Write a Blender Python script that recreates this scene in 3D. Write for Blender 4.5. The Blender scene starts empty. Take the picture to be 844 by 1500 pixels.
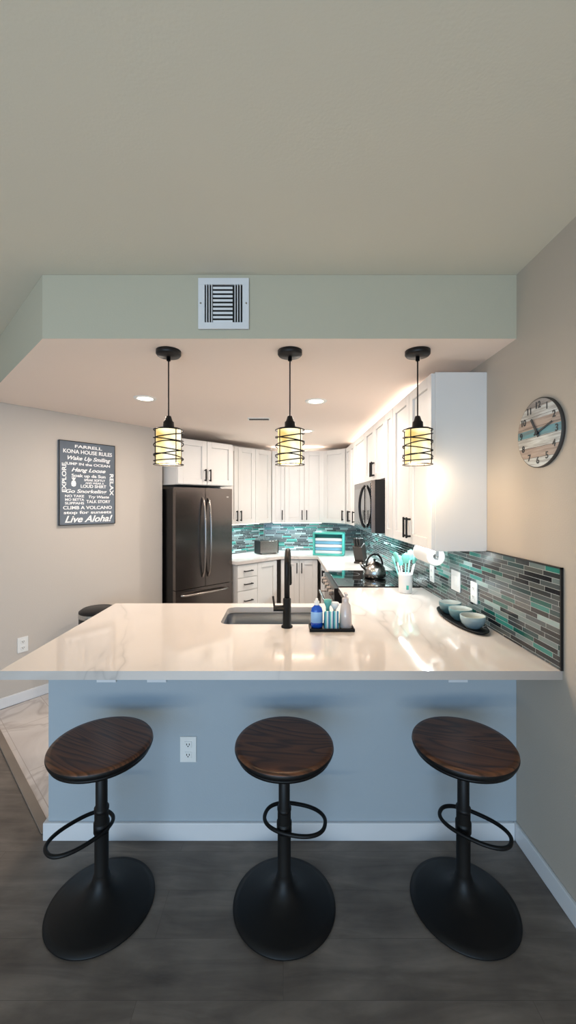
import bpy, bmesh, math, random
from mathutils import Matrix, Vector
random.seed(4)
S=bpy.context.scene
S.view_settings.view_transform='Standard'
S.view_settings.look='None'
FPX=585.0; HC=1.567

# ---------------------------------------------------------------- materials
def lin(c):
    return tuple(((v/255)/12.92 if v/255<=0.04045 else (((v/255)+0.055)/1.055)**2.4) for v in c)+(1.0,)
class NT:
    def __init__(s,name):
        s.m=bpy.data.materials.new(name); s.m.use_nodes=True
        s.t=s.m.node_tree; s.p=s.t.nodes['Principled BSDF']
    def n(s,typ,ins=None,**kw):
        nd=s.t.nodes.new(typ)
        for k,v in kw.items(): setattr(nd,k,v)
        if ins:
            for k,v in ins.items():
                if hasattr(v,'is_output'): s.t.links.new(v,nd.inputs[k])
                else: nd.inputs[k].default_value=v
        return nd
    def l(s,a,b): s.t.links.new(a,b)
    def math(s,op,a,b=0.0,c=None):
        ins={0:a,1:b}
        if c is not None: ins[2]=c
        return s.n('ShaderNodeMath',ins,operation=op).outputs[0]
    def ramp(s,fac,stops,interp='LINEAR'):
        r=s.n('ShaderNodeValToRGB',{0:fac}); cr=r.color_ramp; cr.interpolation=interp
        while len(cr.elements)<len(stops): cr.elements.new(0.5)
        for e,(p,c) in zip(cr.elements,stops): e.position=p; e.color=c
        return r.outputs[0]
def mat(name,c,rough=0.5,metal=0.0,emit=None,es=0.0,bump=0.0,bs=200,var=0.0,trans=0.0,coat=0.0,spec=0.5):
    k=NT(name); p=k.p
    p.inputs['Base Color'].default_value=lin(c)
    p.inputs['Roughness'].default_value=rough; p.inputs['Metallic'].default_value=metal
    p.inputs['Transmission Weight'].default_value=trans
    p.inputs['Coat Weight'].default_value=coat
    p.inputs['Specular IOR Level'].default_value=spec
    if emit:
        p.inputs['Emission Color'].default_value=lin(emit); p.inputs['Emission Strength'].default_value=es
    tc=k.n('ShaderNodeTexCoord')
    if bump>0:
        nz=k.n('ShaderNodeTexNoise',{'Vector':tc.outputs['Object'],'Scale':bs,'Detail':2.0})
        b=k.n('ShaderNodeBump',{'Height':nz.outputs[0],'Strength':bump,'Distance':0.002})
        k.l(b.outputs[0],p.inputs['Normal'])
    if var>0:
        nz=k.n('ShaderNodeTexNoise',{'Vector':tc.outputs['Object'],'Scale':3.0,'Detail':3.0})
        a=lin([max(0,v*(1-var)) for v in c]); d=lin([min(255,v*(1+var)) for v in c])
        k.l(k.ramp(nz.outputs[0],[(0.3,a),(0.7,d)]),p.inputs['Base Color'])
    return k.m
M={}
M['wall']=mat('wall_paint_greige',(196,188,180),0.85,bump=0.25,bs=150)
M['wallr']=mat('wall_paint_warm_light_tint',(186,176,164),0.85,bump=0.25,bs=150)  # greige wall paint, with the dimmer warm light here mixed into its colour
M['wallp']=mat('wall_paint_blue_light_tint',(168,178,186),0.8,bump=0.25,bs=150)  # same greige paint, blue window light tinted into the base colour
M['head']=mat('header_paint_light_tint',(188,183,164),0.85,bump=0.2,bs=150)  # greige again; the yellow-green cast of the light is put into the colour
M['ceil']=mat('ceiling_paint',(212,208,194),0.9,bump=0.2,bs=120)
M['kceil']=mat('kitchen_ceiling_paint',(240,224,213),0.9,bump=0.2,bs=120)
M['trim']=mat('trim_white',(222,223,226),0.45,var=0.01)
M['cab']=mat('cabinet_paint_white',(222,220,218),0.42,var=0.01)
M['blk']=mat('black_metal',(22,22,24),0.42,metal=0.3,bump=0.1,bs=400)
M['blkm']=mat('matte_black_powdercoat',(10,10,12),0.48,bump=0.04,bs=500,spec=0.3)
M['bss']=mat('black_stainless',(120,113,110),0.2,metal=0.95,bump=0.02,bs=60)
M['bssd']=mat('black_stainless_dark',(38,37,38),0.3,metal=0.8)
M['steel']=mat('brushed_steel',(190,188,184),0.25,metal=1.0,bump=0.05,bs=80)
M['bsh']=mat('dark_steel_handle',(156,150,146),0.22,metal=1.0)
M['sink']=mat('sink_steel',(104,112,124),0.38,metal=0.85,bump=0.05,bs=80)
M['glassb']=mat('black_glass',(10,11,13),0.06,coat=0.5)
M['white']=mat('white_plastic',(232,232,230),0.4,var=0.01)
M['dark']=mat('dark_void',(18,18,18),0.8)
M['lamp']=mat('downlight_lens',(255,245,230),0.5,emit=(255,236,212),es=9)
M['led']=mat('led_strip_lens',(255,250,240),0.5,emit=(255,240,225),es=4)
M['teal']=mat('teal_ceramic',(96,176,168),0.35,var=0.08)
M['tealp']=mat('teal_paint',(70,170,160),0.5,var=0.05)
M['mint']=mat('mint_silicone',(120,200,188),0.5,var=0.05)
M['bluel']=mat('blue_soap_bottle',(24,84,190),0.15,coat=0.5)
M['bluelab']=mat('bottle_label',(150,190,230),0.4)
M['clear']=mat('clear_plastic',(205,192,188),0.15,coat=0.4)
M['towel']=mat('cloth_white',(216,220,224),0.95,bump=0.6,bs=300)
M['towelb']=mat('cloth_blue',(110,165,195),0.95,bump=0.6,bs=300)
M['stone']=mat('glazed_gray_bowl',(150,166,168),0.3,var=0.12)
M['bowlt']=mat('glazed_teal_bowl',(84,116,120),0.3,var=0.2)
M['beige']=mat('bowl_inner_glaze',(184,188,182),0.35,var=0.06)
M['paper']=mat('paper_towel',(232,230,226),0.95,bump=0.5,bs=200)
M['rubber']=mat('cooktop_ring',(70,72,76),0.3)
M['knifeh']=mat('knife_handle',(28,26,26),0.4)
M['blockw']=mat('knife_block_wood',(40,32,28),0.45,var=0.2)
M['strip']=mat('threshold_strip',(128,116,106),0.5,var=0.08)
M['signb']=mat('sign_board',(100,110,122),0.7,var=0.1,bump=0.3,bs=60)
M['signt']=mat('sign_text',(242,244,246),0.7)
M['num']=mat('clock_numerals',(38,44,50),0.6)
M['rim']=mat('clock_rim',(60,56,54),0.6,var=0.1)

def m_counter():
    k=NT('quartz_countertop'); tc=k.n('ShaderNodeTexCoord')
    mp=k.n('ShaderNodeMapping',{'Vector':tc.outputs['Object'],'Rotation':(0,0,0.9),'Scale':(1,0.5,1)})
    nz=k.n('ShaderNodeTexNoise',{'Vector':mp.outputs[0],'Scale':1.1,'Detail':4.0,'Distortion':0.8})
    d=k.math('ABSOLUTE',k.math('SUBTRACT',nz.outputs[0],0.5))
    v=k.ramp(d,[(0.0,(1,1,1,1)),(0.006,(0.4,0.4,0.4,1)),(0.028,(0,0,0,1))])
    nz2=k.n('ShaderNodeTexNoise',{'Vector':mp.outputs[0],'Scale':2.3,'Detail':4.0})
    msk=k.ramp(nz2.outputs[0],[(0.42,(0,0,0,1)),(0.60,(1,1,1,1))])
    f=k.math('MULTIPLY',k.math('MULTIPLY',v,msk),0.38)
    cl=k.ramp(nz2.outputs[0],[(0.3,lin((214,206,200))),(0.7,lin((222,214,209)))])
    mx=k.n('ShaderNodeMixRGB',{0:f,1:cl,2:lin((142,134,132))})
    k.l(mx.outputs[0],k.p.inputs['Base Color']); k.p.inputs['Roughness'].default_value=0.06
    k.p.inputs['Specular IOR Level'].default_value=0.7
    return k.m
M['quartz']=m_counter()

def m_tile():
    k=NT('glass_mosaic_tile'); uv=k.n('ShaderNodeUVMap')
    s=k.n('ShaderNodeSeparateXYZ',{0:uv.outputs[0]})
    rowf=k.math('DIVIDE',s.outputs[1],0.0215); row=k.math('FLOOR',rowf); fv=k.math('FRACT',rowf)
    wn=k.n('ShaderNodeTexWhiteNoise',{'W':row},noise_dimensions='1D')
    w=k.math('MULTIPLY_ADD',wn.outputs[0],0.10,0.10)
    off=k.n('ShaderNodeTexWhiteNoise',{'W':k.math('ADD',row,37.3)},noise_dimensions='1D')
    uf=k.math('DIVIDE',k.math('ADD',s.outputs[0],k.math('ADD',off.outputs[0],5.0)),w)
    iu=k.math('FLOOR',uf); fu=k.math('FRACT',uf)
    cv=k.n('ShaderNodeCombineXYZ',{0:iu,1:row,2:0.0})
    r=k.n('ShaderNodeTexWhiteNoise',{'Vector':cv.outputs[0]},noise_dimensions='3D')
    col=k.ramp(r.outputs[0],[(0.0,lin((54,58,60))),(0.18,lin((76,84,86))),(0.34,lin((110,124,124))),(0.46,lin((34,37,41))),(0.60,lin((22,84,77))),(0.71,lin((84,88,87))),(0.82,lin((44,68,70))),(0.91,lin((52,124,116))),(0.96,lin((146,166,164)))],'CONSTANT')
    g1=k.math('LESS_THAN',fv,0.09); fum=k.math('MULTIPLY',fu,w); g2=k.math('LESS_THAN',fum,0.0022)
    g=k.math('MAXIMUM',g1,g2)
    mx=k.n('ShaderNodeMixRGB',{0:g,1:col,2:lin((166,172,170))})
    k.l(mx.outputs[0],k.p.inputs['Base Color'])
    k.l(k.math('MULTIPLY_ADD',g,0.6,0.14),k.p.inputs['Roughness'])
    b=k.n('ShaderNodeBump',{'Height':k.math('SUBTRACT',1.0,g),'Strength':0.4,'Distance':0.002})
    k.l(b.outputs[0],k.p.inputs['Normal'])
    return k.m
M['tile']=m_tile()

def m_floor():
    k=NT('gray_wood_plank_floor'); tc=k.n('ShaderNodeTexCoord')
    br=k.n('ShaderNodeTexBrick',{'Vector':tc.outputs['Object'],'Color1':(0.25,0.25,0.25,1),'Color2':(0.75,0.75,0.75,1),'Mortar':(0,0,0,1),'Scale':1.0,'Mortar Size':0.0008,'Brick Width':1.25,'Row Height':0.18,'Bias':0.0})
    br.offset=0.37
    mp=k.n('ShaderNodeMapping',{'Vector':tc.outputs['Object'],'Scale':(1.6,9,1)})
    add=k.n('ShaderNodeVectorMath',{0:mp.outputs[0],1:br.outputs[0]},operation='ADD')
    nz=k.n('ShaderNodeTexNoise',{'Vector':add.outputs[0],'Scale':1.6,'Detail':7.0,'Roughness':0.6,'Distortion':0.6})
    nz2=k.n('ShaderNodeTexNoise',{'Vector':tc.outputs['Object'],'Scale':4.0,'Detail':4.0})
    h=k.math('ADD',k.math('MULTIPLY',nz.outputs[0],0.55),k.math('ADD',k.math('MULTIPLY',br.outputs[0],0.10),k.math('MULTIPLY',nz2.outputs[0],0.38)))
    c=k.ramp(h,[(0.34,lin((80,71,65))),(0.5,lin((108,98,90))),(0.68,lin((138,127,117)))])
    mx=k.n('ShaderNodeMixRGB',{0:k.math('MULTIPLY',br.outputs[1],0.35),1:c,2:lin((50,44,40))})
    k.l(mx.outputs[0],k.p.inputs['Base Color']); k.p.inputs['Roughness'].default_value=0.42
    b=k.n('ShaderNodeBump',{'Height':h,'Strength':0.15,'Distance':0.002}); k.l(b.outputs[0],k.p.inputs['Normal'])
    return k.m
M['floor']=m_floor()
def m_marb():
    k=NT('marble_floor_tile'); tc=k.n('ShaderNodeTexCoord')
    mp=k.n('ShaderNodeMapping',{'Vector':tc.outputs['Object'],'Rotation':(0,0,0.785)})
    br=k.n('ShaderNodeTexBrick',{'Vector':mp.outputs[0],'Color1':(1,1,1,1),'Color2':(1,1,1,1),'Mortar':(0,0,0,1),'Scale':1.0,'Mortar Size':0.002,'Brick Width':0.6,'Row Height':0.3})
    nz=k.n('ShaderNodeTexNoise',{'Vector':tc.outputs['Object'],'Scale':2.2,'Detail':4.0,'Distortion':0.8})
    c=k.ramp(nz.outputs[0],[(0.3,lin((190,180,176))),(0.5,lin((206,198,194))),(0.54,lin((184,174,170))),(0.6,lin((208,200,196)))])
    mx=k.n('ShaderNodeMixRGB',{0:br.outputs[1],1:c,2:lin((172,162,156))})
    k.l(mx.outputs[0],k.p.inputs['Base Color']); k.p.inputs['Roughness'].default_value=0.2
    return k.m
M['marb']=m_marb()
def m_wood(name,ang,seed):
    k=NT(name); tc=k.n('ShaderNodeTexCoord')
    mp=k.n('ShaderNodeMapping',{'Vector':tc.outputs['Object'],'Rotation':(0,0,ang),'Location':(seed,seed*1.7,0)})
    mp2=k.n('ShaderNodeMapping',{'Vector':mp.outputs[0],'Scale':(1.3,9,1)})
    nz=k.n('ShaderNodeTexNoise',{'Vector':mp2.outputs[0],'Scale':1.0,'Detail':1.5,'Distortion':0.2})
    rings=k.math('FRACT',k.math('MULTIPLY',nz.outputs[0],14.0))
    rr=k.ramp(rings,[(0.0,(0.2,0.2,0.2,1)),(0.25,(0.9,0.9,0.9,1)),(0.8,(0.6,0.6,0.6,1)),(1.0,(0.15,0.15,0.15,1))])
    mp3=k.n('ShaderNodeMapping',{'Vector':mp.outputs[0],'Scale':(6,160,1)})
    fn=k.n('ShaderNodeTexNoise',{'Vector':mp3.outputs[0],'Scale':1.0,'Detail':3.0})
    h=k.math('ADD',k.math('MULTIPLY',rr,0.55),k.math('MULTIPLY',fn.outputs[0],0.45))
    c=k.ramp(h,[(0.2,lin((36,21,14))),(0.5,lin((76,45,29))),(0.85,lin((120,74,46)))])
    k.l(c,k.p.inputs['Base Color']); k.p.inputs['Roughness'].default_value=0.33
    b=k.n('ShaderNodeBump',{'Height':h,'Strength':0.15,'Distance':0.001}); k.l(b.outputs[0],k.p.inputs['Normal'])
    return k.m
def m_shade():
    k=NT('pendant_glass_shade'); tc=k.n('ShaderNodeTexCoord')
    nz=k.n('ShaderNodeTexNoise',{'Vector':tc.outputs['Object'],'Scale':11.0,'Detail':1.0})
    c=k.ramp(nz.outputs[0],[(0.34,lin((216,180,104))),(0.48,lin((250,226,164))),(0.62,lin((255,246,222)))])
    k.l(c,k.p.inputs['Emission Color']); k.p.inputs['Emission Strength'].default_value=0.95
    k.l(c,k.p.inputs['Base Color']); k.p.inputs['Roughness'].default_value=0.3
    return k.m
M['shade']=m_shade()
def m_planks():
    k=NT('clock_face_planks'); tc=k.n('ShaderNodeTexCoord')
    s=k.n('ShaderNodeSeparateXYZ',{0:tc.outputs['Object']})
    f=k.math('DIVIDE',k.math('SUBTRACT',s.outputs[2],1.72),0.298)
    base=k.ramp(f,[(0.0,lin((200,204,202))),(0.15,lin((176,158,146))),(0.30,lin((208,210,206))),(0.45,lin((104,150,160))),(0.56,lin((178,160,148))),(0.70,lin((204,206,204))),(0.86,lin((160,154,150)))],'CONSTANT')
    mp=k.n('ShaderNodeMapping',{'Vector':tc.outputs['Object'],'Scale':(1,6,60)})
    nz=k.n('ShaderNodeTexNoise',{'Vector':mp.outputs[0],'Scale':1.5,'Detail':5.0})
    f2=k.ramp(nz.outputs[0],[(0.42,(0,0,0,1)),(0.62,(1,1,1,1))])
    mx=k.n('ShaderNodeMixRGB',{0:k.math('MULTIPLY',f2,0.5),1:base,2:lin((110,98,92))})
    fr=k.math('FRACT',k.math('MULTIPLY',f,6.8))
    gap=k.math('LESS_THAN',fr,0.05)
    mx2=k.n('ShaderNodeMixRGB',{0:k.math('MULTIPLY',gap,0.7),1:mx.outputs[0],2:lin((60,54,52))})
    k.l(mx2.outputs[0],k.p.inputs['Base Color']); k.p.inputs['Roughness'].default_value=0.7
    return k.m
M['planks']=m_planks()
def m_stripe():
    k=NT('striped_cloth'); tc=k.n('ShaderNodeTexCoord')
    s=k.n('ShaderNodeSeparateXYZ',{0:tc.outputs['Object']})
    f=k.math('FRACT',k.math('MULTIPLY',s.outputs[0],45.0))
    c=k.ramp(f,[(0.0,lin((232,234,232))),(0.4,lin((40,110,150))),(0.7,lin((110,196,190)))],'CONSTANT')
    k.l(c,k.p.inputs['Base Color']); k.p.inputs['Roughness'].default_value=0.9
    return k.m
M['stripe']=m_stripe()

# ---------------------------------------------------------------- builder
def XF(p,ang): return Matrix.Translation(Vector((p[0],p[1],p[2] if len(p)>2 else 0)))@Matrix.Rotation(ang,4,'Z')
class B:
    def __init__(s,name,M0=None):
        s.name=name; s.bm=bmesh.new(); s.uv=s.bm.loops.layers.uv.new('UVMap'); s.mats=[]; s.M=M0 or Matrix()
    def mi(s,m):
        mm=M[m] if isinstance(m,str) else m
        if mm not in s.mats: s.mats.append(mm)
        return s.mats.index(mm)
    def face(s,vs,mi,smooth=False):
        try: f=s.bm.faces.new(vs)
        except ValueError: return None
        f.material_index=mi; f.smooth=smooth; return f
    def box(s,x0,x1,y0,y1,z0,z1,m,X=None):
        X=s.M@X if X is not None else s.M
        mi=s.mi(m)
        c=[(x,y,z) for z in (z0,z1) for y in (y0,y1) for x in (x0,x1)]
        v=[s.bm.verts.new(X@Vector(p)) for p in c]
        for q in ((0,2,3,1),(4,5,7,6),(0,1,5,4),(2,6,7,3),(0,4,6,2),(1,3,7,5)):
            f=s.face([v[i] for i in q],mi)
            for lp,i in zip(f.loops,q):
                lp[s.uv].uv=(c[i][0]+c[i][1],c[i][2])
    def prism(s,pts,z0,z1,m,mside=None):
        mi=s.mi(m); ms=s.mi(mside or m)
        a=[s.bm.verts.new(s.M@Vector((p[0],p[1],z0))) for p in pts]
        b=[s.bm.verts.new(s.M@Vector((p[0],p[1],z1))) for p in pts]
        s.face(list(reversed(a)),mi); s.face(b,mi)
        n=len(pts)
        for i in range(n): s.face([a[i],a[(i+1)%n],b[(i+1)%n],b[i]],ms)
    def lathe(s,prof,m,X=None,seg=48,mats=None,sx=1,sy=1):
        X=s.M@X if X is not None else s.M
        rings=[]
        for r,z in prof:
            if r<1e-6: rings.append([s.bm.verts.new(X@Vector((0,0,z)))])
            else: rings.append([s.bm.verts.new(X@Vector((r*sx*math.cos(2*math.pi*i/seg),r*sy*math.sin(2*math.pi*i/seg),z))) for i in range(seg)])
        for j in range(len(rings)-1):
            mi=s.mi(mats[j] if mats else m)
            a,b=rings[j],rings[j+1]
            for i in range(seg):
                i2=(i+1)%seg
                if len(a)==1 and len(b)==1: continue
                if len(a)==1: s.face([a[0],b[i2],b[i]],mi,True)
                elif len(b)==1: s.face([a[i],a[i2],b[0]],mi,True)
                else: s.face([a[i],a[i2],b[i2],b[i]],mi,True)
    def cyl(s,r,z0,z1,m,X=None,seg=32,r2=None):
        r2=r if r2 is None else r2
        s.lathe([(0,z0),(r,z0),(r,z0),(r2,z1),(r2,z1),(0,z1)],m,X,seg)
    def rod(s,p,q,r,m,seg=12):
        p=Vector(p);q=Vector(q);d=q-p
        X=Matrix.Translation(p)@d.to_track_quat('Z','Y').to_matrix().to_4x4()
        s.cyl(r,0,d.length,m,X,seg)
    def tube(s,pts,r,m,closed=False,seg=10):
        pts=[Vector(p) for p in pts]; n=len(pts); mi=s.mi(m); rings=[]
        rr=r if isinstance(r,(list,tuple)) else [r]*n
        up=None
        for i,p in enumerate(pts):
            if closed: t=pts[(i+1)%n]-pts[i-1]
            else: t=pts[min(i+1,n-1)]-pts[max(i-1,0)]
            t.normalize()
            if up is None:
                a=Vector((0,0,1)) if abs(t.z)<0.9 else Vector((1,0,0))
                up=(a-t*a.dot(t)).normalized()
            else: up=(up-t*up.dot(t)).normalized()
            bi=t.cross(up)
            rings.append([s.bm.verts.new(s.M@(p+(up*math.cos(2*math.pi*k/seg)+bi*math.sin(2*math.pi*k/seg))*rr[i])) for k in range(seg)])
        for j in range(n if closed else n-1):
            a,b=rings[j],rings[(j+1)%n]
            for k in range(seg): s.face([a[k],a[(k+1)%seg],b[(k+1)%seg],b[k]],mi,True)
        if not closed:
            s.face(rings[0],mi); s.face(list(reversed(rings[-1])),mi)
    def done(s,bevel=0.0,parent=None,org=None):
        bmesh.ops.recalc_face_normals(s.bm,faces=s.bm.faces[:])
        me=bpy.data.meshes.new(s.name)
        if org: 
            bmesh.ops.translate(s.bm,verts=s.bm.verts[:],vec=-Vector(org))
        s.bm.to_mesh(me); s.bm.free()
        for m in s.mats: me.materials.append(m)
        o=bpy.data.objects.new(s.name,me); S.collection.objects.link(o)
        if org: o.location=org
        if bevel>0:
            md=o.modifiers.new('bevel','BEVEL'); md.width=bevel; md.segments=2; md.limit_method='ANGLE'; md.angle_limit=math.radians(50)
        if parent: o.parent=parent
        return o
def RX(a): return Matrix.Rotation(a,4,'X')
def RY(a): return Matrix.Rotation(a,4,'Y')
def T(x,y,z): return Matrix.Translation((x,y,z))

# ---------------------------------------------------------------- room shell
RW=1.093; ZC=2.64; ZK=2.34
WL=Vector((-2.15,3.05)); u=Vector((0.623,0.782)).normalized(); nn=Vector((u.y,-u.x))
AW=math.atan2(u.y,u.x)
E=Vector((-1.262,4.165)); K=Vector((-0.278,5.6))
E2=Vector((E.x-(5.878-(E.y-E.x))/2, E.y+(5.878-(E.y-E.x))/2))
b=B('floor'); b.box(-4,RW,-3,5.6,-0.05,0,'floor'); b.done()
b=B('floor_kitchen_tile')
b.prism([(-1.105,1.995),(-1.105,1.905),(-2.18,2.98),(E.x,E.y),(E2.x,E2.y),(K.x,K.y),(RW,5.6),(RW,1.995)],0.0,0.004,'marb'); b.done()
L45=math.radians(135)
b=B('trim_floor_threshold',XF((-1.13,1.905),L45)); b.box(0.0,1.48,-0.022,0.022,0.0,0.009,'strip'); b.done(0.003)
b=B('ceiling'); b.box(-4,RW,-3,5.6,ZC,ZC+0.08,'ceil'); b.done()
b=B('ceiling_kitchen')
b.prism([(RW,1.87),(-1.128,1.87),(-2.215,2.957),(E.x,E.y),(E2.x,E2.y),(K.x,K.y),(RW,5.6)],ZK,ZC-0.001,'kceil','head'); b.done()
b=B('wall_right'); b.box(RW,RW+0.12,-3,5.72,-0.05,ZC+0.08,'wallr'); b.done()
def wall(name,p,q,t=0.12,m='wall',z1=ZC):
    p=Vector(p);q=Vector(q);d=q-p; a=math.atan2(d.y,d.x)
    b=B(name,XF(p,a)); b.box(0,d.length,0,t,-0.05,z1,m); b.done()
Ls=WL-u*2.97
wall('wall_left',Ls,E)
wall('wall_fridge_alcove',E,E2)
wall('wall_back_left',E2,K)
wall('wall_back',K,(RW,5.6))
wall('wall_far_left',(-4,-3),(Ls.x,Ls.y))
b=B('wall_front_left'); b.box(-4,-3.2,-3.12,-3,-0.05,ZC,'wall'); b.done()
b=B('wall_front_right'); b.box(0.7,RW,-3.12,-3,-0.05,ZC,'wall'); b.done()
b=B('wall_front_top'); b.box(-3.2,0.7,-3.12,-3,2.2,ZC,'wall'); b.done()
b=B('door_1')
b.box(-3.199,0.699,-3.08,-3.02,2.14,2.199,'trim'); b.box(-3.199,0.699,-3.08,-3.02,0.001,0.05,'trim')
for x in (-3.199,-1.28,0.639): b.box(x,x+0.06,-3.08,-3.02,0.05,2.14,'trim')
b.done(0.003)

b=B('wall_peninsula'); b.box(-1.10,RW,1.87,1.99,0,0.878,'wallp'); b.done(0.002)
b=B('baseboard_peninsula')
b.prism([(-1.118,1.855),(RW-0.016,1.855),(RW-0.016,1.8699),(-1.1001,1.8699),(-1.1001,1.99),(-1.118,1.99)],0,0.082,'trim'); b.done(0.003)
b=B('baseboard_right'); b.box(RW-0.015,RW,-3,1.87,0,0.082,'trim'); b.done(0.004)
b=B('baseboard_left',XF(WL,AW)); b.box(-2.9,1.38,-0.015,0,0.004,0.086,'trim'); b.done(0.004)

def counter():
    cu=bpy.data.curves.new('ct','CURVE'); cu.dimensions='2D'; cu.fill_mode='BOTH'; cu.extrude=0.0175
    def sp(pts):
        s=cu.splines.new('POLY'); s.points.add(len(pts)-1); s.use_cyclic_u=True
        for p,q in zip(s.points,pts): p.co=(q[0],q[1],0,1)
    sp([(-1.11,1.56),(RW-0.001,1.56),(RW-0.001,3.112),(0.43,3.112),(0.43,2.62),(-1.10,2.62)])
    sp([(0.43,3.888),(RW-0.001,3.888),(RW-0.001,5.598),(-0.278,5.598),(-0.955,4.921),(-0.515,4.481),(-0.04,4.96),(0.43,4.96)])
    x0,x1,y0,y1,r=-0.345,0.215,2.165,2.525,0.05
    h=[]
    for cx,cy,a0 in ((x1-r,y1-r,0),(x0+r,y1-r,90),(x0+r,y0+r,180),(x1-r,y0+r,270)):
        for i in range(9):
            a=math.radians(a0+i*90/8); h.append((cx+r*math.cos(a),cy+r*math.sin(a)))
    sp(h)
    o=bpy.data.objects.new('ct',cu); o.location=(0,0,0.8965); S.collection.objects.link(o)
    bpy.context.view_layer.update()
    me=bpy.data.meshes.new_from_object(o.evaluated_get(bpy.context.evaluated_depsgraph_get()))
    bpy.data.objects.remove(o)
    me.materials.clear(); me.materials.append(M['quartz'])
    c=bpy.data.objects.new('kitchen_countertop',me); c.location=(0,0,0.8965); S.collection.objects.link(c)
    b=B('undermount_sink'); mi=b.mi('sink'); rings=[]
    cx=(x0+x1)/2; cy=(y0+y1)/2
    for sc,z in ((1.04,0.8765),(1.005,0.8765),(0.985,0.74),(0.93,0.70),(0.0,0.695)):
        if sc==0: rings.append([b.bm.verts.new((cx,cy,z))]); continue
        rings.append([b.bm.verts.new((cx+(p[0]-cx)*sc,cy+(p[1]-cy)*sc,z)) for p in h])
    for j in range(4):
        A,C=rings[j],rings[j+1]; n=len(A)
        for i in range(n):
            if len(C)==1: b.face([A[i],A[(i+1)%n],C[0]],mi,True)
            else: b.face([A[i],A[(i+1)%n],C[(i+1)%n],C[i]],mi,True)
    b.cyl(0.04,0.696,0.701,'steel',T(cx,cy,0))
    b.done()
counter()
for i,x in enumerate((-0.825,-0.59,0.815)):
    b=B('countertop_bracket'); b.box(x-0.045,x+0.045,1.62,1.868,0.871,0.878,'trim'); b.box(x-0.045,x+0.045,1.86,1.868,0.735,0.871,'trim'); b.done(0.001)

# ---------------------------------------------------------------- cabinets
def handle(b,x,zc,vert=True,L=0.13):
    y=-0.022
    if vert:
        b.box(x-0.006,x+0.006,y-0.032,y-0.020,zc-L/2,zc+L/2,'blkm')
        for z in (zc-L/2+0.006,zc+L/2-0.018): b.box(x-0.006,x+0.006,y-0.022,y,z,z+0.012,'blkm')
    else:
        b.box(x-L/2,x+L/2,y-0.032,y-0.020,zc-0.006,zc+0.006,'blkm')
        for xx in (x-L/2+0.004,x+L/2-0.016): b.box(xx,xx+0.012,y-0.022,y,zc-0.006,zc+0.006,'blkm')
def shaker(b,x0,x1,z0,z1,h=None,slab=False):
    g=0.0022; x0+=g;x1-=g;z0+=g;z1-=g
    if slab: b.box(x0,x1,-0.021,0,z0,z1,'cab')
    else:
        w=min(0.06,(x1-x0)*0.28)
        b.box(x0,x0+w,-0.021,0,z0,z1,'cab'); b.box(x1-w,x1,-0.021,0,z0,z1,'cab')
        b.box(x0+w,x1-w,-0.021,0,z1-w,z1,'cab'); b.box(x0+w,x1-w,-0.021,0,z0,z0+w,'cab')
        b.box(x0+w,x1-w,-0.008,0,z0+w,z1-w,'cab')
    if h:
        side,vz=h
        if side=='c': handle(b,(x0+x1)/2,(z0+z1)/2,False)
        else:
            x=x0+0.028 if side=='l' else x1-0.028
            zc=z0+0.10 if vz=='b' else z1-0.10
            handle(b,x,zc)
def upper(p,ang,w,doors,z0=1.312,z1=2.273,depth=0.278,poly=None,name='wall_cabinet'):
    b=B(name,XF(p,ang))
    b.M=b.M@T(0,0.022,0)
    if poly: b.prism(poly,z0,z1,'cab')
    else: b.box(0,w,0.0,depth,z0,z1,'cab')
    for d in doors: shaker(b,d[0],d[1],z0+0.004,z1-0.004,d[2] if len(d)>2 else None)
    return b.done(0.0025)
R=-math.pi/2
UF=0.793
upper((UF,2.895),R,0.755,[(0,0.3775,('r','b')),(0.3775,0.755,('l','b'))])
upper((UF,3.117),R,0.218,[(0,0.218)])
upper((UF,3.883),R,0.762,[(0,0.381,('r','b')),(0.381,0.762,('l','b'))],z0=1.762)
upper((UF,4.46),R,0.573,[(0,0.573,('l','b'))])
upper((UF,5.048),R,0.584,[(0,0.292,('r','b')),(0.292,0.584,('l','b'))])
dl=math.hypot(0.249,0.25)
b=B('wall_cabinet'); 
b.prism([(0.548,5.322),(0.806,5.064),(0.806,5.052),(RW-0.002,5.052),(RW-0.002,5.598),(0.546,5.598)],1.312,2.273,'cab')
b.M=XF((0.548,5.318),-math.pi/4)
shaker(b,0.0,dl,1.316,2.269,('r','b')); b.done(0.0025)
upper((-0.152,5.30),0,0.694,[(0,0.17,('r','b')),(0.17,0.432,('r','b')),(0.432,0.694,('l','b'))])
a=math.pi/4
upper((-0.742,4.712),a,0.83,[(0,0.27,('r','b')),(0.27,0.55,('l','b')),(0.55,0.83)],poly=[(0,0),(0.822,0),(0.822,0.0),(0.72,0.276),(0,0.276)])
FR=Vector((-1.084,4.016)); fw=0.714
upper((FR.x+0.02,FR.y+0.02),a,0.70,[(0,0.35,('r','b')),(0.35,0.70,('l','b'))],z0=1.765,z1=2.24,depth=0.50)

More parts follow.
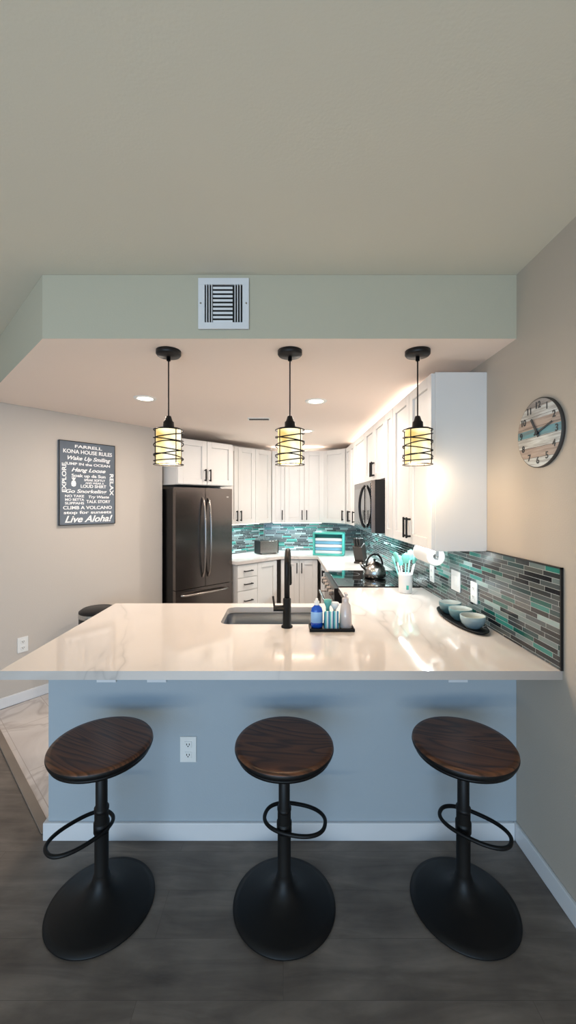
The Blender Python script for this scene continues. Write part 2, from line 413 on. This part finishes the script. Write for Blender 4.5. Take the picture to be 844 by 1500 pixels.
def basecab(p,ang,w,depth,items,name='base_cabinet',z1=0.878):
    b=B(name,XF(p,ang)); b.M=b.M@T(0,0.022,0)
    b.box(0,w,0,depth,0.10,z1,'cab'); b.box(0,w,0.06,depth,0.005,0.10,'dark')
    for it in items: shaker(b,*it)
    b.done(0.0025)
p0=(-0.515,4.505)
basecab(p0,a,0.62,0.52,[(0.0,0.30,0.72,0.87,('c','b'),True),(0.0,0.30,0.57,0.72,('c','b'),True),(0.0,0.30,0.34,0.57,('c','b'),True),(0.0,0.30,0.11,0.34,('c','b'),True),(0.30,0.62,0.11,0.87)])
basecab((-0.03,4.985),0,0.46,0.58,[(0,0.23,0.11,0.87,('r','t')),(0.23,0.46,0.11,0.87,('l','t'))])
basecab((0.455,4.96),R,1.068,0.60,[(0.1,0.58,0.11,0.87,('r','t')),(0.58,1.068,0.11,0.87,('l','t'))])
basecab((0.455,3.108),R,0.46,0.60,[(0,0.46,0.11,0.87,('r','t'))])
b=B('base_cabinet'); 
b.box(-1.09,-0.40,1.993,2.585,0.10,0.878,'cab'); b.box(0.27,1.08,1.993,2.585,0.10,0.878,'cab')
b.box(-0.40,0.27,1.993,2.10,0.10,0.878,'cab'); b.box(-0.40,0.27,2.56,2.585,0.10,0.878,'cab'); b.box(-0.40,0.27,2.10,2.56,0.10,0.13,'cab')
b.box(-1.09,1.08,1.993,2.52,0.005,0.10,'dark')
b.M=XF((0.44,2.585),math.pi)
for x in (0.0,0.38,0.76,1.14): shaker(b,x,x+0.38,0.11,0.87,('l' if x in (0.38,1.14) else 'r','t'))
b.done(0.0025)

def splash(name,p,ang,w,z0=0.915,z1=1.311,off=0.0):
    b=B(name,XF(p,ang)); b.box(off,w,-0.009,-0.001,z0,z1,'tile'); b.done()
splash('backsplash_tile',(RW,5.585),R,5.585-1.562)
splash('backsplash_tile',(-0.27,5.6),0,RW+0.26)
splash('backsplash_tile',(-0.955,4.923),a,0.955)
b=B('trim_backsplash_edge'); b.box(RW-0.011,RW-0.0005,1.556,1.562,0.915,1.318,'blk'); b.box(RW-0.011,RW-0.0005,1.556,2.13,1.3115,1.317,'blk'); b.done()

def plate(name,X,w=0.075,h=0.118,kind='outlet'):
    b=B(name,X); b.box(-w/2,w/2,-0.006,0,-h/2,h/2,'white')
    if kind=='outlet':
        for z in (-0.024,0.024):
            b.box(-0.017,0.017,-0.009,-0.005,z-0.014,z+0.014,'white')
            for x in (-0.006,0.006): b.box(x-0.0018,x+0.0018,-0.0095,-0.0085,z-0.003,z+0.006,'dark')
            b.box(-0.0025,0.0025,-0.0095,-0.0085,z-0.010,z-0.005,'dark')
    else:
        for x in ((-0.023,0.023) if w>0.1 else (0,)):
            b.box(x-0.017,x+0.017,-0.010,-0.005,-0.033,0.033,'white')
    b.done(0.0015)
plate('wall_outlet',T(-0.444,1.87,0.42))
pw=WL+u*0.141
plate('wall_outlet',XF((pw.x,pw.y,0.454),AW))
plate('light_switch',T(RW-0.0095,2.50,1.085)@Matrix.Rotation(R,4,'Z'),0.125,0.125,'switch')
plate('wall_outlet',T(RW-0.0095,2.26,1.065)@Matrix.Rotation(R,4,'Z'))
plate('wall_outlet',T(RW-0.0095,2.90,1.06)@Matrix.Rotation(R,4,'Z'))

# ---------------------------------------------------------------- appliances
def fridge():
    b=B('french_door_refrigerator',XF(FR,a)); W=fw; H=1.735
    b.box(0.004,W-0.004,0.055,0.535,0.03,H-0.012,'bssd')
    b.box(0.02,W-0.02,0.07,0.52,0.005,0.03,'dark')
    zt=0.69
    b.box(0.0,W/2-0.003,0,0.05,zt,H,'bss'); b.box(W/2+0.003,W,0,0.05,zt,H,'bss')
    b.box(0.0,W,0,0.05,0.38,zt-0.008,'bss'); b.box(0.0,W,0,0.05,0.04,0.372,'bss')
    for sx in (-1,1):
        x=W/2+sx*0.035
        pts=[]
        for i in range(17):
            t=i/16; z=zt+0.10+t*(H-zt-0.2); pts.append((x,-0.004-0.055*math.sin(math.pi*t)**0.5,z))
        b.tube(pts,0.012,'bsh')
    for z in (0.63,0.32):
        pts=[(0.06+(W-0.12)*i/16,-0.004-0.055*math.sin(math.pi*i/16)**0.4,z) for i in range(17)]
        b.tube(pts,0.012,'bsh')
    b.box(W-0.08,W-0.05,-0.002,0,H-0.10,H-0.085,'steel')
    b.done(0.006)
fridge()

def rng():
    b=B('electric_range',XF((0.40,3.875),R)); W=0.75
    b.box(0,W,0.03,0.675,0.03,0.905,'bssd')
    b.box(0.03,W-0.03,0.08,0.66,0.004,0.03,'dark')
    b.box(0.002,W-0.002,0.035,0.675,0.905,0.922,'glassb')
    b.box(0.0,W,0.0,0.035,0.80,0.905,'bssd')
    b.box(0.0,W,0.0,0.03,0.22,0.79,'bss'); b.box(0.08,W-0.08,-0.004,0,0.32,0.66,'glassb')
    b.box(0.0,W,0.0,0.03,0.05,0.21,'bss')
    for i in range(5):
        x=0.09+i*0.1425
        b.cyl(0.023,0,0.035,'bsh',T(x,0,0.855)@RX(math.pi/2),24)
    b.rod((0.06,-0.05,0.74),(W-0.06,-0.05,0.74),0.011,'bsh')
    for x in (0.08,W-0.08): b.rod((x,0,0.74),(x,-0.05,0.74),0.008,'bsh')
    for x,y,r in ((0.2,0.2,0.10),(0.55,0.2,0.085),(0.2,0.47,0.08),(0.55,0.47,0.11)):
        b.lathe([(r-0.003,0.9222),(r,0.9226),(r+0.003,0.9222)],'rubber',T(x,y,0))
    b.done(0.003)
rng()
def micro():
    b=B('over_range_microwave',XF((0.69,3.875),R)); W=0.752
    b.box(0,W,0.03,0.385,1.335,1.757,'bssd')
    b.box(0.003,W-0.003,0.0,0.03,1.34,1.752,'bss')
    b.box(0.04,0.50,-0.004,0.0,1.40,1.70,'glassb'); b.box(0.60,W-0.02,-0.004,0,1.37,1.73,'glassb')
    pts=[(0.555,-0.01-0.045*math.sin(math.pi*i/12)**0.6,1.37+0.35*i/12) for i in range(13)]
    b.tube(pts,0.011,'bssd')
    b.done(0.003)
micro()

# ---------------------------------------------------------------- pendants
def pendant(x,y,seed):
    rnd=random.Random(seed)
    e=bpy.data.objects.new('pendant_light',None); e.location=(x,y,ZK); S.collection.objects.link(e)
    def L(b): return b.done(parent=e)
    b=B('canopy'); b.lathe([(0,0),(0.062,0),(0.062,-0.018),(0.056,-0.026),(0.0,-0.03)],'blk')
    b.cyl(0.01,-0.05,-0.02,'blk'); L(b)
    zt=1.965-ZK; zb=1.765-ZK
    b=B('cord'); b.cyl(0.0035,zt+0.02,-0.03,'blk',seg=10); L(b)
    b=B('cap'); b.lathe([(0,zt+0.045),(0.012,zt+0.045),(0.02,zt+0.02),(0.026,zt+0.015),(0.028,zt-0.015),(0.06,zt-0.018),(0.06,zt-0.023),(0,zt-0.023)],'blk',seg=32); L(b)
    b=B('glass_shade'); rs=0.061
    b.lathe([(rs,zt-0.024),(rs,zb+0.006),(rs-0.003,zb+0.006),(rs-0.003,zt-0.024)],'shade',seg=48); L(b)
    b=B('wire_cage'); r=0.0725
    def ring(zc,tx,ty):
        pts=[]
        for i in range(48):
            A=2*math.pi*i/48; cx,cy=r*math.cos(A),r*math.sin(A)
            pts.append((cx,cy,zc+tx*cx+ty*cy))
        b.tube(pts,0.0028,'blk',closed=True,seg=8)
    top=zt-0.026; bot=zb
    ring(top,0,0); ring(bot,0,0)
    for zz,m,n in ((0.16,.16,.12),(0.26,-.14,.1),(0.42,.10,-.14),(0.52,-.18,.1),(0.66,.16,.1),(0.78,-.08,-.14),(0.86,.10,.08)):
        ring(top+(bot-top)*zz,m+rnd.uniform(-.03,.03),n)
    for i in range(4):
        A=math.pi/4+i*math.pi/2
        b.rod((r*math.cos(A),r*math.sin(A),bot),(r*math.cos(A),r*math.sin(A),top),0.0024,'blk',8)
        b.rod((0.03*math.cos(A),0.03*math.sin(A),top+0.004),(r*math.cos(A),r*math.sin(A),top),0.0028,'blk',8)
    L(b)
    b=B('light_bulb'); b.lathe([(0,-0.045),(0.02,-0.04),(0.03,-0.015),(0.026,0.01),(0.013,0.035),(0.013,0.05)],'lamp',T(0,0,(zt+zb)/2+0.02),24); L(b)
    l=bpy.data.lights.new('pendant_bulb','POINT'); l.energy=5; l.color=(1,0.8,0.58); l.shadow_soft_size=0.04
    o=bpy.data.objects.new('bulb_light',l); o.location=(0,0,zb-0.015); o.parent=e; S.collection.objects.link(o)
for i,x in enumerate((-0.58,0.034,0.68)): pendant(x,2.02,i+3)

def down(x,y,en):
    e=bpy.data.objects.new('recessed_ceiling_light',None); e.location=(x,y,ZK); S.collection.objects.link(e)
    b=B('trim_ring'); b.lathe([(0.056,-0.001),(0.056,-0.006),(0.078,-0.006),(0.082,-0.001)],'white'); b.done(parent=e)
    b=B('lens'); b.lathe([(0,-0.004),(0.056,-0.004)],'lamp'); b.done(parent=e)
    l=bpy.data.lights.new('downlight','AREA'); l.shape='DISK'; l.size=0.11; l.energy=en; l.color=(1,0.87,0.75)
    o=bpy.data.objects.new('downlight_lamp',l); o.location=(0,0,-0.012); o.parent=e; S.collection.objects.link(o)
down(-1.01,2.92,15); down(0.246,3.0,14); down(0.246,4.23,17)
b=B('ceiling_vent'); b.box(-0.32,-0.12,3.58,3.66,ZK-0.008,ZK,'white')
for i in range(4): b.box(-0.31,-0.13,3.592+i*0.016,3.598+i*0.016,ZK-0.010,ZK-0.008,'dark')
b.done(0.001)

def grille():
    b=B('air_vent_grille',T(-0.278,1.87,2.50)); w=0.118
    b.box(-w,w,-0.004,0,-w,w,'dark')
    f=0.030
    for q in ((-w,w,w-f,w),(-w,w,-w,-w+f),(-w,-w+f,-w+f,w-f),(w-f,w,-w+f,w-f)):
        b.box(q[0],q[1],-0.012,0,q[2],q[3],'trim')
    n=9
    for i in range(n):
        z=-w+f+0.010+i*(2*(w-f)-0.02)/(n-1)
        b.box(-0.05,0.042,-0.010,-0.0085,-0.005,0.005,'trim',T(0,0,z)@RX(0.5))
    for i in range(3):
        for sgn in (-1,1):
            x=sgn*(0.054+i*0.012)
            b.box(x-0.002,x+0.002,-0.018,-0.004,-w+f,w-f,'trim')
    for sx in (-1,1): b.cyl(0.004,0,0.003,'steel',T(sx*(w-0.012),-0.012,0)@RX(math.pi/2),12)
    b.done(0.001)
grille()

def strip(name,x0,x1,y0,y1,z,ang,p,en,col,up=False):
    X=XF(p,ang)
    b=B(name,X); b.box(x0,x1,y0,y1,z-0.004,z+0.004,'led' ); o=b.done()
    l=bpy.data.lights.new(name,'AREA'); l.shape='RECTANGLE'; l.size=x1-x0; l.size_y=max(0.02,y1-y0); l.energy=en; l.color=col
    lo=bpy.data.objects.new('strip_lamp',l); S.collection.objects.link(lo)
    Mx=X@T((x0+x1)/2,(y0+y1)/2,z+(0.006 if up else -0.006))
    if up: Mx=Mx@RX(math.pi)
    lo.matrix_world=Mx; lo.parent=o
cool=(0.74,0.95,1.0); wrm=(1,0.95,0.88)
strip('undercabinet_light',0.02,0.67,0.10,0.12,1.307,0,(-0.152,5.30),8,cool)
strip('undercabinet_light',0.02,0.70,0.10,0.12,1.307,a,(-0.742,4.712),7,cool)
strip('undercabinet_light',0.05,1.10,0.10,0.12,1.307,R,(UF,5.048),9,cool)
strip('undercabinet_light',0.03,0.90,0.10,0.12,1.307,R,(UF,3.117),4.5,(0.86,0.97,1.0))
strip('overcabinet_light',0.03,2.45,0.12,0.14,2.279,R,(UF,5.048),4.2,wrm,up=True)
strip('overcabinet_light',0.02,0.67,0.12,0.14,2.279,0,(-0.152,5.30),1.6,wrm,up=True)

# ---------------------------------------------------------------- faucet & counter items
def faucet():
    b=B('kitchen_faucet',T(0.02,2.115,0.914))
    b.lathe([(0,0),(0.030,0),(0.030,0.008),(0.022,0.012),(0.021,0.15),(0.016,0.155),(0,0.155)],'blkm')
    pts=[(0,0,0.15),(0,0,0.30)]
    rr=0.085
    for i in range(1,17):
        A=math.pi*i/16; pts.append((0.0,rr-rr*math.cos(A),0.31+rr*math.sin(A)))
    pts=[(p[0]+p[1]*0.06,p[1],p[2]) for p in pts]
    b.tube(pts,0.0145,'blkm',seg=16)
    x,y,_=pts[-1]
    b.lathe([(0,0.31),(0.014,0.31),(0.018,0.29),(0.020,0.20),(0.017,0.19),(0,0.19)],'blkm',T(x,y,0))
    b.rod((-0.015,0,0.10),(-0.072,0,0.10),0.016,'blkm',20)
    b.rod((-0.066,0,0.10),(-0.074,-0.005,0.165),0.0055,'blkm',12)
    b.done()
faucet()

def tray():
    b=B('sink_caddy_tray'); x0,x1,y0,y1=0.135,0.365,2.03,2.135
    z=0.915
    b.box(x0,x1,y0,y1,z,z+0.006,'blkm')
    for q in ((x0,x1,y0,y0+0.005),(x0,x1,y1-0.005,y1),(x0,x0+0.005,y0,y1),(x1-0.005,x1,y0,y1)): b.box(*q,z,z+0.016,'blkm')
    b.done(0.002)
    z+=0.0062
    b=B('dish_soap_bottle'); X=T(0.175,2.082,z)
    b.lathe([(0,0),(0.028,0),(0.031,0.01),(0.031,0.03),(0.031,0.085),(0.026,0.105),(0.012,0.118),(0.012,0.122)],'bluel',X,32,mats=['bluel','bluel','bluel','bluelab','bluel','bluel','bluel'],sy=0.7)
    b.lathe([(0.014,0.12),(0.014,0.138),(0.007,0.142),(0.006,0.152),(0,0.152)],'white',X,20); b.done()
    b=B('hand_soap_pump_bottle'); X=T(0.325,2.082,z)
    b.lathe([(0,0),(0.031,0),(0.033,0.008),(0.031,0.07),(0.025,0.12),(0.014,0.135),(0.014,0.14)],'clear',X,32)
    b.lathe([(0.016,0.138),(0.016,0.155),(0.006,0.158),(0.005,0.178),(0,0.178)],'clear',X,20)
    b.box(-0.007,0.007,-0.035,0.01,0.175,0.183,'clear',X); b.done(0.001)
    b=B('folded_dish_cloth'); 
    for i in range(3): b.box(0.212,0.285,2.045+i*0.012,2.055+i*0.012,z,z+0.095-i*0.006,'stripe')
    b.done(0.004)
    b=B('scrub_brush'); b.lathe([(0,0),(0.022,0),(0.022,0.03),(0.012,0.04),(0.01,0.10),(0.02,0.125),(0.02,0.14),(0,0.145)],'teal',T(0.235,2.108,z),24); b.done()
    b=B('scrub_brush'); b.lathe([(0,0),(0.018,0),(0.018,0.03),(0.010,0.04),(0.008,0.09),(0.022,0.11),(0.022,0.125),(0,0.13)],'white',T(0.272,2.108,z),24); b.done()
tray()

def bowls():
    b=B('serving_tray'); z=0.915
    b.lathe([(0,0),(0.92,0),(1.0,0.012),(0.97,0.014),(0.90,0.004),(0,0.004)],'blkm',T(0.992,2.235,z),64,sx=0.085,sy=0.27)
    b.done()
    z+=0.0045
    for (x,y,m) in ((0.992,2.09,'stone'),(0.992,2.235,'bowlt'),(0.992,2.375,'bowlt')):
        b=B('ceramic_bowl',T(x,y,z))
        pr=[(0,0),(0.034,0),(0.036,0.004),(0.054,0.022),(0.061,0.045),(0.062,0.064),(0.058,0.064),(0.056,0.045),(0.048,0.024),(0.025,0.010),(0,0.009)]
        b.lathe(pr,m,mats=[m]*6+['beige']*4); b.done()
bowls()

def crock():
    e=B('utensil_crock',T(0.90,2.94,0.915))
    e.lathe([(0,0),(0.045,0),(0.048,0.006),(0.05,0.13),(0.053,0.14),(0.048,0.14),(0.045,0.02),(0,0.02)],'white')
    e.box(-0.008,0.008,-0.053,-0.046,0.03,0.06,'tealp')
    rnd=random.Random(2)
    for i in range(7):
        A=i*2*math.pi/7; dx,dy=math.cos(A),math.sin(A)
        p=Vector((dx*0.02,dy*0.02,0.03)); q=Vector((dx*0.075,dy*0.06,0.19+rnd.uniform(0,0.05)))
        e.rod(p,q,0.005,'mint' if i%2 else 'white')
        d=(q-p).normalized()
        X=Matrix.Translation(q)@d.to_track_quat('Z','Y').to_matrix().to_4x4()
        e.lathe([(0,-0.01),(0.018,0.0),(0.028,0.03),(0.026,0.06),(0,0.075)],'mint',X,20,sy=0.3 if i%2 else 0.45)
    e.done()
crock()

def kettle():
    b=B('tea_kettle',T(0.80,3.50,0.9265))
    b.lathe([(0,0),(0.085,0),(0.095,0.01),(0.098,0.04),(0.088,0.085),(0.06,0.12),(0.035,0.13),(0.033,0.135),(0,0.14)],'steel')
    b.lathe([(0,0.138),(0.008,0.138),(0.012,0.155),(0,0.162)],'blk',seg=20)
    b.tube([(-0.07,-0.02,0.07),(-0.11,-0.03,0.10),(-0.13,-0.036,0.13)],[0.022,0.016,0.011],'steel',seg=16)
    pts=[(0.075*math.cos(A),0.02*math.cos(A),0.10+0.10*math.sin(A)) for A in [math.pi*i/16 for i in range(17)]]
    b.tube(pts,0.008,'blk'); b.done()
kettle()
def knives():
    b=B('knife_block',T(0.87,4.42,0.915)@Matrix.Rotation(-0.6,4,'Z'))
    b.prism([(-0.055,-0.09),(0.055,-0.09),(0.055,0.06),(-0.055,0.06)],0,0.02,'blockw')
    b.box(-0.052,0.052,-0.055,0.05,0.015,0.20,'blockw',T(0,-0.01,0.02)@RX(math.radians(22)))
    for i in range(3):
        for j in range(3):
            b.box(-0.036+i*0.03,-0.020+i*0.03,-0.04+j*0.032,-0.02+j*0.032,0.20,0.20+0.09-j*0.012,'knifeh',T(0,-0.01,0.02)@RX(math.radians(22)))
    b.done(0.003)
knives()
def toaster():
    b=B('toaster',XF((-0.22,5.25,0.915),math.radians(30)))
    b.box(-0.13,0.13,-0.08,0.08,0.012,0.17,'bsh'); b.box(-0.137,-0.13,-0.085,0.085,0.006,0.175,'blk'); b.box(0.13,0.137,-0.085,0.085,0.006,0.175,'blk')
    for y in (-0.035,0.035): b.box(-0.10,0.10,y-0.013,y+0.013,0.166,0.172,'dark')
    b.box(0.137,0.155,-0.012,0.012,0.10,0.115,'blk')
    for x in (-0.11,0.11): b.box(x-0.01,x+0.01,-0.06,0.06,0,0.012,'blk')
    b.done(0.008)
toaster()
def crate():
    b=B('towel_crate',XF((0.59,5.12,0.915),math.radians(-14)))
    w,d,h=0.195,0.16,0.29
    for x in (-w,w-0.022): b.box(x,x+0.022,-d/2-0.03,d/2,0,h,'tealp')
    b.box(-w,w,-d/2-0.03,d/2,0,0.02,'tealp'); b.box(-w,w,-d/2-0.03,d/2,h-0.022,h,'tealp'); b.box(-w,w,d/2-0.01,d/2,0,h,'tealp')
    zz=0.021
    for i,m in enumerate(('towel','towelb','towel','towelb','towel')):
        b.box(-w+0.024,w-0.024,-d/2+0.01,d/2-0.015,zz,zz+0.036,m); zz+=0.040
    b.done(0.006)
crate()
def ptowel():
    b=B('paper_towel_roll')
    X=T(0.93,2.44,1.245)@RX(math.pi/2)
    b.lathe([(0.02,0.0),(0.052,0.0),(0.055,0.004),(0.055,0.27),(0.052,0.274),(0.02,0.274),(0.02,0.0)],'paper',T(0,0.26,0)@X)
    b.rod((0.93,2.41,1.245),(0.93,2.72,1.245),0.006,'steel')
    for y in (2.415,2.715): b.box(0.922,0.938,y-0.004,y+0.004,1.24,1.3115,'steel')
    b.done()
ptowel()

b=B('trash_can',T(-1.535,3.32,0.0045))
b.lathe([(0,0),(0.135,0),(0.15,0.01),(0.15,0.63),(0.153,0.632),(0.153,0.665),(0.15,0.667),(0.15,0.68),(0.125,0.697),(0,0.70)],'blk',mats=['blk']*4+['steel']*2+['blk']*3,seg=64); b.done()

# ---------------------------------------------------------------- text helper
def text(body,X,size,m,parent,width=None,height=None,shear=0.0,ext=0.0006,bold=0.0):
    cu=bpy.data.curves.new('lettering','FONT'); cu.body=body; cu.size=size; cu.align_x='CENTER'; cu.align_y='CENTER'; cu.extrude=ext; cu.shear=shear; cu.offset=bold
    cu.materials.append(M[m])
    o=bpy.data.objects.new('lettering',cu); S.collection.objects.link(o)
    bpy.context.view_layer.update()
    sx=width/o.dimensions.x if width else 1; sy=height/o.dimensions.y if height else 1
    o.parent=parent
    o.matrix_local=X@Matrix.Diagonal((sx,sy,1,1))
def sign():
    p=WL+u*0.648; X=XF((p.x,p.y,1.745),AW)
    b=B('wall_sign',X); w,h=0.495,0.725
    b.box(-w/2,w/2,-0.025,-0.0,-h/2,h/2,'signb')
    fr=0.006
    for q in ((-w/2,w/2,h/2-fr,h/2),(-w/2,w/2,-h/2,-h/2+fr),(-w/2,-w/2+fr,-h/2,h/2),(w/2-fr,w/2,-h/2,h/2)): b.box(q[0],q[1],-0.028,-0.02,q[2],q[3],'bssd')
    o=b.done(0.002)
    def t(s,x,z,wd,ht,rot=0,sh=0.0):
        text(s,X@T(x,-0.0262,z)@RX(math.pi/2)@Matrix.Rotation(rot,4,'Z'),0.06,'signt',o,wd,ht,sh,bold=0.0014)
    t('FARRELL',0,0.318,0.24,0.026)
    t('KONA HOUSE RULES',0,0.272,0.43,0.034)
    t('Wake Up Smiling',0,0.216,0.38,0.046,0,0.35)
    t('JUMP IN the OCEAN',0,0.166,0.40,0.030)
    t('Hang Loose',0.0,0.116,0.30,0.044,0,0.35)
    t('Soak up da Sun',0.005,0.066,0.30,0.036)
    t('SPEAK SOFTLY',0.055,0.030,0.19,0.020); t('AND WEAR A',0.055,0.004,0.17,0.017); t('LOUD SHIRT',0.045,-0.025,0.23,0.028)
    t('Go Snorkeling',-0.02,-0.070,0.36,0.042,0,0.2)
    t('NO TAKE',-0.12,-0.112,0.16,0.022); t('MO BETTA',-0.12,-0.143,0.16,0.022); t('SLIPPAHS',-0.12,-0.174,0.16,0.022)
    t('Try Waste',0.09,-0.118,0.19,0.032,0,0.2); t('TALK STORY',0.09,-0.160,0.22,0.028)
    t('CLIMB A VOLCANO',0,-0.213,0.43,0.030)
    t('stop for sunsets',0,-0.254,0.42,0.036)
    t('Live Aloha!',0,-0.313,0.42,0.060,0,0.35)
    t('EXPLORE',-0.205,0.045,0.25,0.036,math.pi/2); t('RELAX',0.21,0.0,0.20,0.036,-math.pi/2)
    b=B('pineapple_motif',X); b.lathe([(0,-0.028),(0.017,-0.02),(0.021,0),(0.016,0.022),(0,0.03)],'signt',T(-0.128,-0.0262,-0.004),24,sy=0.05)
    for k in (-1,0,1): b.box(-0.004,0.004,-0.027,-0.0255,0,0.03,'signt',T(-0.128,0,0.022)@RY(k*0.5))
    b.done(parent=o)
sign()

def clock():
    X=T(RW-0.001,1.69,1.867)@Matrix.Rotation(R,4,'Z')
    b=B('wall_clock',X); r=0.147
    b.lathe([(0,0.0),(r,0.0),(r,0.012),(r-0.004,0.014),(0,0.014)],'planks',RX(math.pi/2),96,mats=['rim','rim','rim','planks'])
    for ang,L,w in ((math.radians(-32),0.075,0.010),(math.radians(72),0.10,0.007)):
        b.box(-w/2,w/2,-0.020,-0.018,-0.02,L,'num',RY(ang))
    b.cyl(0.009,0.014,0.023,'num',RX(math.pi/2))
    o=b.done()
    for i in range(1,13):
        A=math.radians(30*i)
        text(str(i),X@T(0.117*math.sin(A),-0.0148,0.117*math.cos(A))@RX(math.pi/2),0.040,'num',o,bold=0.0008)
clock()

# ---------------------------------------------------------------- stools
def stool(x,y,off,ring_ang,mj,mn,woodang,lever_ang,i):
    e=bpy.data.objects.new('bar_stool',None); e.location=(x,y,0); S.collection.objects.link(e)
    b=B('base'); b.lathe([(0,0.0),(0.196,0.0),(0.2,0.004),(0.199,0.009),(0.175,0.017),(0.14,0.027),(0.10,0.041),(0.07,0.056),(0.048,0.074),(0.036,0.095),(0.0275,0.125),(0,0.125)],'blkm',seg=96); b.done(parent=e)
    b=B('column'); b.cyl(0.026,0.08,0.37,'blkm'); b.lathe([(0.026,0.365),(0.0275,0.37),(0.0275,0.38),(0.022,0.382),(0.022,0.59)],'blkm'); b.done(parent=e)
    b=B('footrest',T(0,0,0.305))
    b.lathe([(0.0262,-0.02),(0.0295,-0.018),(0.0295,0.018),(0.0262,0.02)],'blkm')
    ca,sa=math.cos(ring_ang),math.sin(ring_ang)
    pts=[]
    for k in range(64):
        A=2*math.pi*k/64
        c,s_=math.cos(A),math.sin(A)
        px=mj*(abs(c)**0.85)*(1 if c>0 else -1); py=mn*(abs(s_)**0.85)*(1 if s_>0 else -1)
        pts.append((off[0]+px*ca-py*sa,off[1]+px*sa+py*ca,0))
    b.tube(pts,0.0075,'blkm',closed=True)
    for q in sorted(pts,key=lambda p:p[0]**2+p[1]**2)[:1]:
        b.rod((0,0,0),q,0.0075,'blkm')
    b.done(parent=e)
    b=B('seat_plate'); b.lathe([(0,0.575),(0.06,0.575),(0.09,0.592),(0.182,0.596),(0.184,0.606),(0,0.606)],'blkm',seg=64); b.done(parent=e)
    w=m_wood('seat_wood_%d'%i,woodang,i*3.1)
    b=B('seat'); b.lathe([(0,0.6065),(0.184,0.6065),(0.190,0.611),(0.193,0.620),(0.192,0.628),(0.187,0.6345),(0.172,0.6345),(0.13,0.631),(0,0.629)],w,seg=96,mats=['blkm']*4+[w]*4); b.done(parent=e)
    b=B('height_lever',Matrix.Rotation(lever_ang,4,'Z')); b.rod((0.03,0,0.578),(0.10,0,0.565),0.005,'blkm'); b.rod((0.10,0,0.567),(0.125,0,0.535),0.009,'blkm'); b.done(parent=e)
stool(-0.712,1.565,(-0.066,-0.03),math.radians(50),0.120,0.072,0.5,math.radians(100),1)
stool(0.004,1.565,(0.042,0.035),math.radians(-14),0.122,0.080,0.15,math.radians(-5),2)
stool(0.706,1.565,(0.042,0.0),math.radians(-38),0.128,0.074,0.35,math.radians(-12),3)

# ---------------------------------------------------------------- lights
def area(name,loc,rot,sx,sy,en,col):
    l=bpy.data.lights.new(name,'AREA'); l.shape='RECTANGLE'; l.size=sx; l.size_y=sy; l.energy=en; l.color=col
    o=bpy.data.objects.new(name,l); o.location=loc; o.rotation_euler=rot; S.collection.objects.link(o)
area('window_daylight',(-1.25,-3.0,1.15),(math.radians(76),0,0),3.7,2.0,106,(0.32,0.63,1.0))
area('window_ground_bounce',(-1.25,-2.9,0.25),(math.radians(142),0,0),3.7,0.5,72,(1.0,0.91,0.69))
w=bpy.data.worlds.new('world'); S.world=w; w.use_nodes=True
bg=w.node_tree.nodes['Background']; bg.inputs[0].default_value=(0.55,0.75,1.0,1); bg.inputs[1].default_value=0.6

# ---------------------------------------------------------------- camera
cam=bpy.data.cameras.new('camera'); cam.sensor_fit='VERTICAL'; cam.sensor_height=24; cam.sensor_width=24*844/1500
cam.lens=FPX/1500*24; cam.shift_x=7/1500; cam.shift_y=-12/1500; cam.clip_start=0.05
co=bpy.data.objects.new('camera',cam); co.location=(0,0,HC); co.rotation_euler=(math.pi/2,0,0); S.collection.objects.link(co)
S.camera=co
